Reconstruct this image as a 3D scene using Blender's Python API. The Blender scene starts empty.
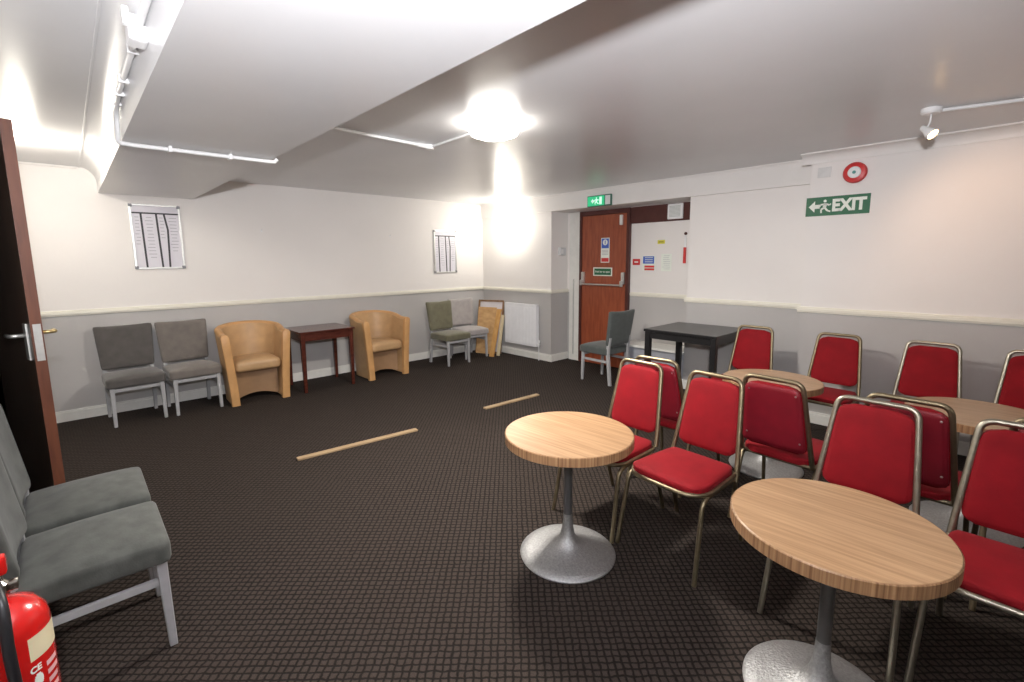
import bpy, bmesh, math, random
from mathutils import Vector, Matrix
random.seed(7)
PI = math.pi
S = bpy.context.scene
C = S.collection

# ------------------------------------------------------------------ camera
F_PX, YAW, PITCH, ROLL, CAM_Z = 469.17, 0.7538, 0.13952, -0.00812, 1.62
def camera():
    cy, sy, cp, sp = math.cos(YAW), math.sin(YAW), math.cos(PITCH), math.sin(PITCH)
    w = Vector((sy*cp, cy*cp, -sp)); r0 = Vector((cy, -sy, 0)); u0 = r0.cross(w)
    r = math.cos(ROLL)*r0 + math.sin(ROLL)*u0
    u = -math.sin(ROLL)*r0 + math.cos(ROLL)*u0
    cd = bpy.data.cameras.new('camera'); co = bpy.data.objects.new('camera', cd); C.objects.link(co)
    m = Matrix((( r.x, u.x, -w.x, 0), (r.y, u.y, -w.y, 0), (r.z, u.z, -w.z, CAM_Z), (0, 0, 0, 1)))
    co.matrix_world = m
    cd.sensor_width = 36; cd.lens = F_PX/1024*36; cd.shift_y = -15.86/1024
    cd.clip_start = 0.05
    S.camera = co
camera()

# ------------------------------------------------------------------ world, lights, exposure
S.view_settings.view_transform = 'Standard'; S.view_settings.look = 'None'
S.view_settings.gamma = 1; S.view_settings.use_curve_mapping = False
S.view_settings.exposure = 0.58
W = bpy.data.worlds.new('world'); S.world = W; W.use_nodes = True
W.node_tree.nodes['Background'].inputs[0].default_value = (0.75, 0.8, 0.9, 1)
W.node_tree.nodes['Background'].inputs[1].default_value = 0.25

def lamp(name, kind, loc, energy, color=(1, 1, 1), size=0.1, **kw):
    ld = bpy.data.lights.new(name, kind); ld.energy = energy; ld.color = color
    if kind == 'AREA': ld.size = size
    else: ld.shadow_soft_size = size
    for k, v in kw.items(): setattr(ld, k, v)
    o = bpy.data.objects.new(name, ld); C.objects.link(o); o.location = loc
    return o
def aim(o, d): o.rotation_euler = Vector(d).to_track_quat('-Z', 'Y').to_euler()
# the photographer's flash, turned up to bounce off the ceiling
fl = lamp('camera_flash', 'SPOT', (0.0, -0.05, 1.94), 440, (0.96, 0.965, 1.0), 0.04, spot_size=math.radians(166), spot_blend=1.0)
aim(fl, (0.46, 0.64, 0.60))
# soft fill added out of view behind the camera, no fixture of the room
lamp('rear_fill_light', 'AREA', (0.9, -1.6, 2.50), 12, (1.0, 0.95, 0.88), 2.0)
# glow of the lamps that are seen (their bulbs)
aim(lamp('ceiling_lamp_bulb', 'AREA', (2.30, 2.62, 2.462), 62, (1.0, 0.94, 0.86), 0.28, shape='DISK'), (0, 0, -1))
lamp('wall_lamp_bulb', 'POINT', (5.22, 5.78, 2.17), 13, (1.0, 0.95, 0.84), 0.05)
lamp('left_wall_lamp_bulb', 'POINT', (-0.14, 5.25, 2.475), 15, (1.0, 0.94, 0.82), 0.05)
sp = lamp('spot_bulb', 'SPOT', (4.20, 0.40, 2.36), 11, (1.0, 0.62, 0.38), 0.03, spot_size=math.radians(110), spot_blend=0.8)
aim(sp, (0.75, -0.30, -0.60))

# ------------------------------------------------------------------ materials
MATS = {}
def nodes(name):
    m = bpy.data.materials.new(name); m.use_nodes = True
    nt = m.node_tree; b = nt.nodes['Principled BSDF']
    return m, nt, b
def plain(name, col, rough=0.6, metal=0.0, var=0.06, scale=12, bump=0.0, bscale=60, coat=0, sheen=0, emit=None, estr=0, spec=None, stretch=None):
    if name in MATS: return MATS[name]
    m, nt, b = nodes(name); N = nt.nodes; L = nt.links
    tc = N.new('ShaderNodeTexCoord')
    src = tc.outputs['Object']
    if stretch:
        mp = N.new('ShaderNodeMapping'); mp.inputs['Scale'].default_value = stretch
        L.new(src, mp.inputs[0]); src = mp.outputs[0]
    n = N.new('ShaderNodeTexNoise'); n.inputs['Scale'].default_value = scale; n.inputs['Detail'].default_value = 4
    L.new(src, n.inputs['Vector'])
    r = N.new('ShaderNodeValToRGB'); e = r.color_ramp.elements
    e[0].position = 0.3; e[1].position = 0.7
    e[0].color = tuple(c*(1-var) for c in col)+(1,); e[1].color = tuple(min(1, c*(1+var)) for c in col)+(1,)
    L.new(n.outputs[0], r.inputs[0]); L.new(r.outputs[0], b.inputs['Base Color'])
    b.inputs['Roughness'].default_value = rough; b.inputs['Metallic'].default_value = metal
    if coat: b.inputs['Coat Weight'].default_value = coat; b.inputs['Coat Roughness'].default_value = 0.15
    if sheen: b.inputs['Sheen Weight'].default_value = sheen; b.inputs['Sheen Roughness'].default_value = 0.5
    if spec is not None: b.inputs['Specular IOR Level'].default_value = spec
    if bump:
        n2 = N.new('ShaderNodeTexNoise'); n2.inputs['Scale'].default_value = bscale; n2.inputs['Detail'].default_value = 3
        L.new(tc.outputs['Object'], n2.inputs['Vector'])
        bp = N.new('ShaderNodeBump'); bp.inputs['Strength'].default_value = bump; bp.inputs['Distance'].default_value = 0.004
        L.new(n2.outputs[0], bp.inputs['Height']); L.new(bp.outputs[0], b.inputs['Normal'])
    if emit:
        b.inputs['Emission Color'].default_value = emit+(1,); b.inputs['Emission Strength'].default_value = estr
    MATS[name] = m
    return m

def wall_paint():
    m, nt, b = nodes('two_tone_wall_paint'); N = nt.nodes; L = nt.links
    g = N.new('ShaderNodeNewGeometry'); s = N.new('ShaderNodeSeparateXYZ'); L.new(g.outputs['Position'], s.inputs[0])
    gt = N.new('ShaderNodeMath'); gt.operation = 'GREATER_THAN'; gt.inputs[1].default_value = 1.09; L.new(s.outputs[2], gt.inputs[0])
    n = N.new('ShaderNodeTexNoise'); n.inputs['Scale'].default_value = 1.6; n.inputs['Detail'].default_value = 5
    L.new(g.outputs['Position'], n.inputs['Vector'])
    def ramp(a, c):
        r = N.new('ShaderNodeValToRGB'); r.color_ramp.elements[0].color = a+(1,); r.color_ramp.elements[1].color = c+(1,)
        r.color_ramp.elements[0].position = .3; r.color_ramp.elements[1].position = .7
        L.new(n.outputs[0], r.inputs[0]); return r
    lo = ramp((0.455, 0.44, 0.43), (0.495, 0.475, 0.465)); hi = ramp((0.80, 0.765, 0.74), (0.83, 0.795, 0.77))
    mx = N.new('ShaderNodeMix'); mx.data_type = 'RGBA'
    L.new(gt.outputs[0], mx.inputs[0]); L.new(lo.outputs[0], mx.inputs[6]); L.new(hi.outputs[0], mx.inputs[7])
    L.new(mx.outputs[2], b.inputs['Base Color']); b.inputs['Roughness'].default_value = 0.55
    n2 = N.new('ShaderNodeTexNoise'); n2.inputs['Scale'].default_value = 35; L.new(g.outputs['Position'], n2.inputs['Vector'])
    bp = N.new('ShaderNodeBump'); bp.inputs['Strength'].default_value = 0.12; bp.inputs['Distance'].default_value = 0.004
    L.new(n2.outputs[0], bp.inputs['Height']); L.new(bp.outputs[0], b.inputs['Normal'])
    return m
M_WALL = wall_paint()
M_UPPER = plain('white_emulsion', (0.80, 0.77, 0.745), 0.5, var=.02, scale=2, bump=.1, bscale=35)
M_CEIL = plain('satin_ceiling_paint', (0.68, 0.68, 0.69), 0.30, var=.03, scale=1.5, bump=.10, bscale=18, spec=.6)
M_TRIM = plain('cream_gloss_trim', (0.83, 0.80, 0.70), 0.35, var=.02)
M_SKIRT = plain('white_gloss_skirting', (0.78, 0.77, 0.73), 0.35, var=.04)
M_WHITE = plain('white_plastic', (0.82, 0.82, 0.82), 0.35, var=.02)
M_RADI = plain('white_radiator_enamel', (0.84, 0.84, 0.86), 0.3, var=.02)

CP = .0315     # tuft pitch
def carpet_mat():
    m, nt, b = nodes('dark_brown_loop_carpet'); N = nt.nodes; L = nt.links
    tc = N.new('ShaderNodeTexCoord'); s = N.new('ShaderNodeSeparateXYZ')
    nz = N.new('ShaderNodeTexNoise'); nz.inputs['Scale'].default_value = 25; L.new(tc.outputs['Object'], nz.inputs['Vector'])
    ad = N.new('ShaderNodeVectorMath'); ad.operation = 'MULTIPLY_ADD'
    ad.inputs[1].default_value = (.018, .018, 0); L.new(nz.outputs['Color'], ad.inputs[0]); L.new(tc.outputs['Object'], ad.inputs[2])
    
    mp = N.new('ShaderNodeMapping'); mp.inputs['Rotation'].default_value = (0, 0, math.radians(43)); L.new(ad.outputs[0], mp.inputs[0])
    L.new(mp.outputs[0], s.inputs[0])
    def ln(o, p):
        # 1 inside a tuft, dropping to 0 in the narrow groove between tufts
        a = N.new('ShaderNodeMath'); a.operation = 'PINGPONG'; a.inputs[1].default_value = p/2; L.new(o, a.inputs[0])
        c = N.new('ShaderNodeMapRange'); c.interpolation_type = 'SMOOTHSTEP'; c.inputs[1].default_value = p*.04; c.inputs[2].default_value = p*.24; L.new(a.outputs[0], c.inputs[0]); return c.outputs[0]
    a = ln(s.outputs[0], CP); c = ln(s.outputs[1], CP)
    r = N.new('ShaderNodeMath'); r.operation = 'MULTIPLY'; L.new(a, r.inputs[0]); L.new(c, r.inputs[1])
    n = N.new('ShaderNodeTexNoise'); n.inputs['Scale'].default_value = 1.3; n.inputs['Detail'].default_value = 6; L.new(tc.outputs['Object'], n.inputs['Vector'])
    n3 = N.new('ShaderNodeTexNoise'); n3.inputs['Scale'].default_value = 260; L.new(tc.outputs['Object'], n3.inputs['Vector'])
    ra = N.new('ShaderNodeValToRGB'); ra.color_ramp.elements[0].position = .3; ra.color_ramp.elements[1].position = .75
    ra.color_ramp.elements[0].color = (.010, .0075, .0065, 1); ra.color_ramp.elements[1].color = (.017, .0125, .0105, 1)
    L.new(n.outputs[0], ra.inputs[0])
    mx = N.new('ShaderNodeMix'); mx.data_type = 'RGBA'
    L.new(r.outputs[0], mx.inputs[0]); L.new(ra.outputs[0], mx.inputs[6]); mx.inputs[7].default_value = (.051, .0385, .032, 1)
    mm = N.new('ShaderNodeMix'); mm.data_type = 'RGBA'; mm.blend_type = 'MULTIPLY'; mm.inputs[0].default_value = .6
    L.new(mx.outputs[2], mm.inputs[6])
    r3 = N.new('ShaderNodeMapRange'); r3.inputs[1].default_value = .3; r3.inputs[2].default_value = .7; r3.inputs[3].default_value = .5; r3.inputs[4].default_value = 1.5
    L.new(n3.outputs[0], r3.inputs[0]); L.new(r3.outputs[0], mm.inputs[7])
    L.new(mm.outputs[2], b.inputs['Base Color']); b.inputs['Roughness'].default_value = .95
    b.inputs['Specular IOR Level'].default_value = .2
    bp = N.new('ShaderNodeBump'); bp.inputs['Strength'].default_value = .5; bp.inputs['Distance'].default_value = .006
    L.new(r.outputs[0], bp.inputs['Height']); L.new(bp.outputs[0], b.inputs['Normal'])
    return m
M_CARPET = carpet_mat()

def wood(name, dark, light, stretch, scale=6, rough=.4, coat=0, bands=None):
    m, nt, b = nodes(name); N = nt.nodes; L = nt.links
    tc = N.new('ShaderNodeTexCoord'); mp = N.new('ShaderNodeMapping'); mp.inputs['Scale'].default_value = stretch
    L.new(tc.outputs['Object'], mp.inputs[0])
    n = N.new('ShaderNodeTexNoise'); n.inputs['Scale'].default_value = scale; n.inputs['Detail'].default_value = 6; n.inputs['Distortion'].default_value = .3
    L.new(mp.outputs[0], n.inputs['Vector'])
    r = N.new('ShaderNodeValToRGB'); r.color_ramp.elements[0].position = .32; r.color_ramp.elements[1].position = .68
    r.color_ramp.elements[0].color = dark+(1,); r.color_ramp.elements[1].color = light+(1,)
    L.new(n.outputs[0], r.inputs[0]); L.new(r.outputs[0], b.inputs['Base Color'])
    b.inputs['Roughness'].default_value = rough
    if coat: b.inputs['Coat Weight'].default_value = coat; b.inputs['Coat Roughness'].default_value = .1
    MATS[name] = m
    return m
M_OAK = wood('light_oak_laminate', (.33, .185, .09), (.50, .31, .17), (20, .8, 1), 3.2, .32)
def edge_mat():
    m, nt, b = nodes('striped_oak_edging'); N = nt.nodes; L = nt.links
    tc = N.new('ShaderNodeTexCoord'); s = N.new('ShaderNodeSeparateXYZ'); L.new(tc.outputs['Object'], s.inputs[0])
    at = N.new('ShaderNodeMath'); at.operation = 'ARCTAN2'; L.new(s.outputs[1], at.inputs[0]); L.new(s.outputs[0], at.inputs[1])
    cx = N.new('ShaderNodeCombineXYZ'); L.new(at.outputs[0], cx.inputs[0])
    n = N.new('ShaderNodeTexNoise'); n.inputs['Scale'].default_value = 26; n.inputs['Detail'].default_value = 3; L.new(cx.outputs[0], n.inputs['Vector'])
    r = N.new('ShaderNodeValToRGB'); r.color_ramp.elements[0].position = .35; r.color_ramp.elements[1].position = .62
    r.color_ramp.elements[0].color = (.17, .075, .03, 1); r.color_ramp.elements[1].color = (.44, .26, .135, 1)
    L.new(n.outputs[0], r.inputs[0]); L.new(r.outputs[0], b.inputs['Base Color']); b.inputs['Roughness'].default_value = .4
    return m
M_EDGE = edge_mat()
M_BASE = plain('hammered_silver_metal', (.42, .42, .42), .5, .8, .15, 90, .9, 110)
M_POLE = plain('dark_steel_column', (.20, .20, .20), .35, .7, .05)
M_RED = plain('red_velour', (.235, .004, .009), .75, 0, .12, 9, .15, 200, sheen=.03, spec=.2)
M_REDBK = plain('crimson_vinyl_back', (.22, .006, .016), .5, 0, .10, 12, .1, 200)
M_BRASS = plain('dull_brass_tube', (.27, .22, .14), .42, .9, .12, 30)
M_SILV = plain('worn_silver_tube', (.38, .35, .28), .34, .9, .10, 30)
M_SCREW = plain('zinc_screw', (.7, .65, .6), .3, .9)
M_GREY = plain('grey_velour', (.088, .092, .084), .85, 0, .22, 14, .2, 160, sheen=.15, spec=.2)
M_GREYD = plain('charcoal_velour', (.085, .077, .072), .85, 0, .14, 14, .2, 160, sheen=.3)
M_GREYT = plain('taupe_velour', (.16, .14, .125), .85, 0, .12, 14, .2, 160, sheen=.3)
M_GREEN = plain('olive_grey_velour', (.14, .13, .08), .85, 0, .14, 14, .2, 160, sheen=.3)
M_PALE = plain('pale_grey_fabric', (.36, .33, .32), .85, 0, .08, 14, .15, 160, sheen=.3)
M_GSLATE = plain('slate_green_fabric', (.075, .085, .082), .85, 0, .12, 14, .15, 160, sheen=.2)
M_LEG = plain('pale_grey_painted_wood', (.40, .40, .41), .45, 0, .06, 20)
M_TAN = plain('tan_leather', (.55, .30, .12), .42, 0, .10, 7, .12, 120)
M_TANIN = plain('light_tan_leather', (.50, .31, .155), .45, 0, .14, 6, .12, 120)
M_TANLO = plain('brown_leather_front', (.34, .20, .105), .5, 0, .12, 6)
M_MAHO = wood('dark_mahogany', (.055, .012, .008), (.10, .024, .014), (1, 1, 5), 9, .25, .4)
M_BLACK = plain('black_painted_wood', (.012, .012, .013), .30, 0, .1, coat=.2)
M_DOOR = wood('red_brown_veneer', (.24, .052, .022), (.34, .085, .036), (6, 6, .8), 5, .35)
M_DOORD = wood('dark_stained_door', (.035, .022, .016), (.06, .036, .024), (6, 6, .6), 5, .4)
M_DOORE = wood('reddish_door_edge', (.085, .024, .010), (.13, .040, .017), (6, 6, .8), 6, .45)
M_FRAME = plain('dark_red_frame', (.075, .018, .014), .4, 0, .1)
M_ALU = plain('brushed_aluminium', (.62, .62, .60), .35, .8, .06, 40)
M_BRASSH = plain('brass_lever', (.5, .38, .18), .3, .9)
M_STICK = wood('pale_timber_batten', (.30, .20, .11), (.46, .33, .19), (1, 12, 12), 5, .6)
M_EXT = plain('red_extinguisher_enamel', (.55, .010, .008), .22, 0, .04, coat=.6)
M_CREAM = plain('cream_band', (.72, .64, .42), .4, 0, .05)
M_RUB = plain('black_rubber', (.012, .012, .014), .4, 0, .1)
M_CHROME = plain('chrome', (.75, .72, .66), .15, 1, .03)
M_GRN = plain('sign_green', (.008, .125, .05), .4, 0, .03)
M_SGNW = plain('sign_white', (.82, .86, .78), .45, 0, .02)
M_SGRED = plain('sign_red', (.60, .03, .03), .4, 0, .03)
M_SBLUE = plain('sign_blue', (.05, .12, .50), .4, 0, .03)
M_SYEL = plain('sign_yellow', (.75, .68, .05), .45, 0, .03)
M_PAPER = plain('lilac_white_paper', (.68, .66, .72), .5, 0, .02)
M_INK = plain('grey_ink', (.34, .33, .38), .6, 0, .02)
M_BLK = plain('black_tape', (.03, .028, .035), .5, 0, .05)
M_GRILL = plain('grey_grille', (.50, .52, .49), .5, 0, .08, 60)
M_GLOW = plain('lit_opal_glass', (.95, .92, .85), .4, emit=(1, .96, .88), estr=22)
M_GLOWW = plain('lit_wall_lamp_glass', (.95, .92, .85), .4, emit=(1, .95, .84), estr=14)
M_SPOT = plain('lit_spot_bulb', (1, .8, .55), .4, emit=(1, .62, .26), estr=9)
M_SGLOW = plain('lit_green_panel', (.05, .5, .25), .4, emit=(.02, .55, .22), estr=.35)
M_SGLW = plain('lit_white_panel', (.8, .9, .85), .4, emit=(.6, 1, .8), estr=.4)
M_PIC1 = wood('tan_hardboard', (.48, .27, .11), (.66, .42, .20), (1, 1, 2), 7, .6)
M_PIC2 = wood('orange_pine_board', (.50, .25, .07), (.62, .35, .12), (3, 3, .6), 7, .5)
M_PIC3 = plain('cream_board', (.68, .58, .38), .6, 0, .08, 8)
M_PIC4 = plain('pale_lilac_backing', (.62, .58, .60), .6, 0, .08, 5)
M_PICF = wood('brown_picture_frame', (.16, .08, .035), (.27, .15, .07), (4, 4, 1), 7, .4)

# ------------------------------------------------------------------ mesh helpers
def new(): return bmesh.new()
def box(bm, x0, x1, y0, y1, z0, z1, bev=0.0, seg=2, M=None):
    t = bmesh.new(); bmesh.ops.create_cube(t, size=1)
    for v in t.verts:
        v.co = Vector(((x0+x1)/2+v.co.x*(x1-x0), (y0+y1)/2+v.co.y*(y1-y0), (z0+z1)/2+v.co.z*(z1-z0)))
    if bev: bmesh.ops.bevel(t, geom=list(t.edges), offset=bev, segments=seg, affect='EDGES', profile=.6)
    merge(bm, t, M)
def merge(bm, t, M=None):
    if M is not None: bmesh.ops.transform(t, matrix=M, verts=t.verts)
    me = bpy.data.meshes.new('tmp'); t.to_mesh(me); t.free(); bm.from_mesh(me); bpy.data.meshes.remove(me)
def prism(bm, pts, z0, z1, axis='z', M=None):
    """polygon pts extruded along an axis; pts are the other two coordinates in order"""
    def P(a, b, c): return {'z': (a, b, c), 'y': (a, c, b), 'x': (c, a, b)}[axis]
    t = bmesh.new()
    A = [t.verts.new(P(a, b, z0)) for a, b in pts]; B = [t.verts.new(P(a, b, z1)) for a, b in pts]
    t.faces.new(A); t.faces.new(B[::-1]); n = len(pts)
    for i in range(n): t.faces.new((A[i], B[i], B[(i+1) % n], A[(i+1) % n]))
    bmesh.ops.recalc_face_normals(t, faces=t.faces)
    merge(bm, t, M)
def lathe(bm, prof, seg=48, cen=(0, 0, 0), M=None):
    t = bmesh.new(); rings = []
    for r, z in prof:
        if r < 1e-5: rings.append([t.verts.new((0, 0, z))])
        else: rings.append([t.verts.new((r*math.cos(2*PI*i/seg), r*math.sin(2*PI*i/seg), z)) for i in range(seg)])
    for a, b in zip(rings, rings[1:]):
        for i in range(seg):
            j = (i+1) % seg
            if len(a) == 1 and len(b) == 1: continue
            if len(a) == 1: t.faces.new((a[0], b[i], b[j]))
            elif len(b) == 1: t.faces.new((a[i], a[j], b[0]))
            else: t.faces.new((a[i], a[j], b[j], b[i]))
    bmesh.ops.recalc_face_normals(t, faces=t.faces)
    bmesh.ops.translate(t, verts=t.verts, vec=cen)
    merge(bm, t, M)
def smooth_path(pts, n=6, closed=False):
    P = [Vector(p) for p in pts]; out = []
    m = len(P)
    for i in range(m if closed else m-1):
        g = lambda k: P[k % m] if closed else P[max(0, min(m-1, k))]
        p0, p1, p2, p3 = g(i-1), g(i), g(i+1), g(i+2)
        for k in range(n):
            t = k/n
            out.append(.5*((2*p1)+(-p0+p2)*t+(2*p0-5*p1+4*p2-p3)*t*t+(-p0+3*p1-3*p2+p3)*t**3))
    if not closed: out.append(P[-1])
    return out
def fillet(pts, r, n=6):
    """polyline with rounded corners"""
    P = [Vector(p) for p in pts]; out = [P[0]]
    for i in range(1, len(P)-1):
        a = (P[i-1]-P[i]); b = (P[i+1]-P[i]); rr = min(r, a.length*.48, b.length*.48)
        a.normalize(); b.normalize(); s = P[i]+a*rr; e = P[i]+b*rr
        for k in range(n+1):
            t = k/n; out.append((1-t)**2*s+2*t*(1-t)*P[i]+t*t*e)
    out.append(P[-1]); return out
def tube(bm, pts, r, seg=10, closed=False, rx=None):
    P = [Vector(p) for p in pts]; t = bmesh.new(); rings = []; n = len(P); prev = None
    for i, p in enumerate(P):
        if closed: d = P[(i+1) % n]-P[i-1]
        else: d = P[min(i+1, n-1)]-P[max(i-1, 0)]
        d.normalize()
        if prev is None:
            ref = Vector((0, 0, 1)) if abs(d.z) < .9 else Vector((1, 0, 0))
            a = d.cross(ref).normalized()
        else:
            a = (prev - d*prev.dot(d)).normalized()
        prev = a; b = d.cross(a)
        rr = r[i] if isinstance(r, (list, tuple)) else r
        rings.append([t.verts.new(p+a*rr*math.cos(2*PI*k/seg)+b*rr*math.sin(2*PI*k/seg)) for k in range(seg)])
    for i in range(n if closed else n-1):
        A = rings[i]; B = rings[(i+1) % n]
        for k in range(seg): t.faces.new((A[k], A[(k+1) % seg], B[(k+1) % seg], B[k]))
    if not closed: t.faces.new(rings[0][::-1]); t.faces.new(rings[-1])
    bmesh.ops.recalc_face_normals(t, faces=t.faces)
    merge(bm, t)
def rbox(bm, sx, sy, sz, rad, n=8, fn=None, M=None):
    """rounded box centred at 0, then fn(v) reshapes"""
    t = bmesh.new(); bmesh.ops.create_cube(t, size=2)
    bmesh.ops.subdivide_edges(t, edges=list(t.edges), cuts=n, use_grid_fill=True)
    h = Vector((sx/2, sy/2, sz/2))
    for v in t.verts:
        c = v.co.copy(); s = Vector()
        for k in range(3):
            a = c[k]; hk = h[k]; rk = min(rad, hk*.999)
            # denser near the edges
            s[k] = math.copysign(abs(a)**.75, a)*hk
        inn = Vector([max(-(h[k]-min(rad, h[k]*.999)), min(h[k]-min(rad, h[k]*.999), s[k])) for k in range(3)])
        d = s-inn
        if d.length > 1e-9: s = inn+d.normalized()*min(rad, max(h))*1.0 if rad < min(h) else inn+d.normalized()*min(rad, min(h)*.999)
        v.co = s
    if fn:
        for v in t.verts: v.co = Vector(fn(v.co))
    merge(bm, t, M)
def obj(name, bm, mat, parent=None, smooth=False, ang=None, mats=None):
    me = bpy.data.meshes.new(name); bm.to_mesh(me); bm.free()
    me.materials.append(mat)
    for x in (mats or []): me.materials.append(x)
    if smooth:
        for p in me.polygons: p.use_smooth = True
        if ang: me.set_sharp_from_angle(angle=math.radians(ang))
    o = bpy.data.objects.new(name, me); C.objects.link(o)
    if parent: o.parent = parent
    return o
def struct(name, bm, mat, parent=None, **k):
    o = obj(name, bm, mat, parent, **k)
    if parent is None: o['kind'] = 'structure'
    return o
def tag(o, label, cat, group=None):
    o['label'] = label; o['category'] = cat
    if group: o['group'] = group
    return o
def thing(name, label, cat, loc=(0, 0, 0), rz=0, group=None):
    o = bpy.data.objects.new(name, None); C.objects.link(o); o.location = loc; o.rotation_euler = (0, 0, rz)
    o.empty_display_size = .1
    return tag(o, label, cat, group)
def copy_tree(o, parent=None):
    c = o.copy(); C.objects.link(c)
    if parent: c.parent = parent
    for ch in list(o.children): copy_tree(ch, c)
    return c
def dup(root, loc, rz, label, group=None):
    c = copy_tree(root); c.location = loc; c.rotation_euler = (0, 0, rz); c['label'] = label
    if group: c['group'] = group
    return c
def text(name, s, size, mat, parent, M, ext=.001, bold=0.0):
    cu = bpy.data.curves.new(name, 'FONT'); cu.body = s; cu.size = size; cu.extrude = ext; cu.offset = bold
    cu.align_x = 'CENTER'; cu.align_y = 'CENTER'
    tmp = bpy.data.objects.new('t', cu); C.objects.link(tmp)
    dg = bpy.context.evaluated_depsgraph_get()
    me = bpy.data.meshes.new_from_object(tmp.evaluated_get(dg)); bpy.data.objects.remove(tmp); bpy.data.curves.remove(cu)
    me.transform(M); me.name = name; me.materials.clear(); me.materials.append(mat)
    o = bpy.data.objects.new(name, me); C.objects.link(o); o.parent = parent
    return o
# frames for flat things: local x = across (as read), y = up, z = out of the wall
def on_back(x, y, z): return Matrix(((1, 0, 0, x), (0, 0, -1, y), (0, 1, 0, z), (0, 0, 0, 1)))      # faces -y
def on_right(x, y, z): return Matrix(((0, 0, -1, x), (-1, 0, 0, y), (0, 1, 0, z), (0, 0, 0, 1)))    # faces -x
def plate(bm, M, w, h, t, x=0, y=0, z=0, bev=0): box(bm, x-w/2, x+w/2, y-h/2, y+h/2, z, z+t, bev, M=M)

# ------------------------------------------------------------------ room
H = 2.574; XL, YB = -0.35, 6.555
XB1, XB2, XR, XB3 = 5.452, 5.468, 5.85, 5.199
YN = -3.0
Y3 = 1.40       # where the nearer right wall begins
YJ, YJ2 = 4.91, 2.71
b = new(); box(b, -1.4, 6.2, YN, 6.8, -.08, 0); struct('floor', b, M_CARPET)
b = new(); box(b, -1.4, 6.2, YN, 6.8, H, H+.1); struct('ceiling', b, M_CEIL)
b = new(); box(b, -1.4, 6.2, YB, YB+.15, 0, H); struct('wall_back', b, M_WALL)
b = new()
box(b, XL-.12, XL, .80, 3.24, 0, H); box(b, XL-.12, XL, 4.15, YB, 0, H); box(b, XL-.12, XL, 3.24, 4.15, 2.30, H)
struct('wall_left', b, M_WALL)
b = new(); box(b, -1.4, -1.3, YN, YB, 0, H); struct('wall_corridor', b, M_WALL)
b = new(); box(b, -1.4, 6.2, YN-.15, YN, 0, H); struct('wall_front', b, M_WALL)
b = new(); box(b, XB3, 6.1, YN, Y3, 0, H); struct('wall_right', b, M_WALL)
b = new(); box(b, XB2, 6.1, Y3, YJ2, 0, H); struct('wall_alcove', b, M_WALL)
b = new(); box(b, XR, 6.1, YJ2, YJ, 0, 2.334); struct('wall_recess', b, M_WALL)
b = new(); box(b, XB1, 6.1, YJ, YB, 0, H); struct('wall_corner', b, M_WALL)
# boxed lintel / fascia under the ceiling
b = new(); box(b, XB1-.025, 6.1, Y3, YB, 2.334, H-.001, .004); struct('trim_1', b, M_UPPER)
# ceiling beam with its coved left side
BX0, BX1, BZ = .308, 1.126, 2.331
b = new()
pts = [(BX1, BZ), (BX1, H+.02), (.18, H+.02), (.192, H-.0)]
for k in range(1, 9):
    a = k/8*PI/2; pts.append((.192+.116*math.sin(a), BZ+.09+(H-BZ-.09)*math.cos(a)))
pts.append((BX0, BZ))
prism(b, pts, YN, YB, 'y'); o = struct('trim_2', b, M_CEIL, smooth=True, ang=35)
b = new(); box(b, .180, .192, YN, YB, H-.006, H, .002); struct('trim_3', b, M_CEIL)
# coving on the right walls
def cove(b, x, y0, y1, s=.075):
    pts = [(x, H), (x-s, H), (x-s, H-.012)]
    for k in range(1, 7):
        a = k/6*PI/2; pts.append((x-.010-(s-.010)*(1-math.sin(a)), H-.012-(s-.012)*(1-math.cos(a))))
    pts += [(x-.010, H-s-.010), (x, H-s-.010)]; prism(b, pts, y0, y1, 'y')
b = new(); cove(b, XB3, YN, Y3+.075, .085); struct('trim_4', b, M_UPPER, smooth=True, ang=40)
b = new(); cove(b, XB1-.025, Y3, YB, .022); struct('trim_5', b, M_UPPER, smooth=True, ang=40)
b = new(); box(b, XL, .17, YB-.02, YB, H-.02, H, .004); struct('trim_6', b, M_UPPER)

# dado rails and skirtings, following the walls
def rail(b, x0, x1, y0, y1, d):
    """profile along a straight run; d = outward normal"""
    for z0, z1, t in ((1.085, 1.10, .012), (1.10, 1.128, .026), (1.128, 1.142, .015)):
        if d == '-y': box(b, x0, x1, y0-t, y0, z0, z1, .003)
        elif d == '-x': box(b, x0-t, x0, y0, y1, z0, z1, .003)
        elif d == '+y': box(b, x0, x1, y0, y0+t, z0, z1, .003)
        elif d == '+x': box(b, x0, x0+t, y0, y1, z0, z1, .003)
def skirt(b, x0, x1, y0, y1, d):
    for z0, z1, t in ((0, .095, .018), (.095, .115, .010)):
        if d == '-y': box(b, x0, x1, y0-t, y0, z0, z1, .003)
        elif d == '-x': box(b, x0-t, x0, y0, y1, z0, z1, .003)
        elif d == '+y': box(b, x0, x1, y0, y0+t, z0, z1, .003)
        elif d == '+x': box(b, x0, x0+t, y0, y1, z0, z1, .003)
runs = [('back', [(XL, XB1, YB, YB, '-y')]),
        ('left', [(XL, XL, .80, 3.16, '+x'), (XL, XL, 4.23, YB, '+x')]),
        ('corner', [(XB1, XB1, YJ-.026, YB, '-x'), (XB1-.0, XR, YJ, YJ, '-y')]),
        ('recess', [(XR, XR, YJ2, 3.74, '-x')]),
        ('alcove', [(XB2, XB2, Y3, YJ2+.02, '-x'), (XB2, XR, YJ2, YJ2, '+y')]),
        ('right', [(XB3, XB3, YN, Y3+.026, '-x'), (XB3, XB2, Y3, Y3, '+y')])]
n = 7
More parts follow.
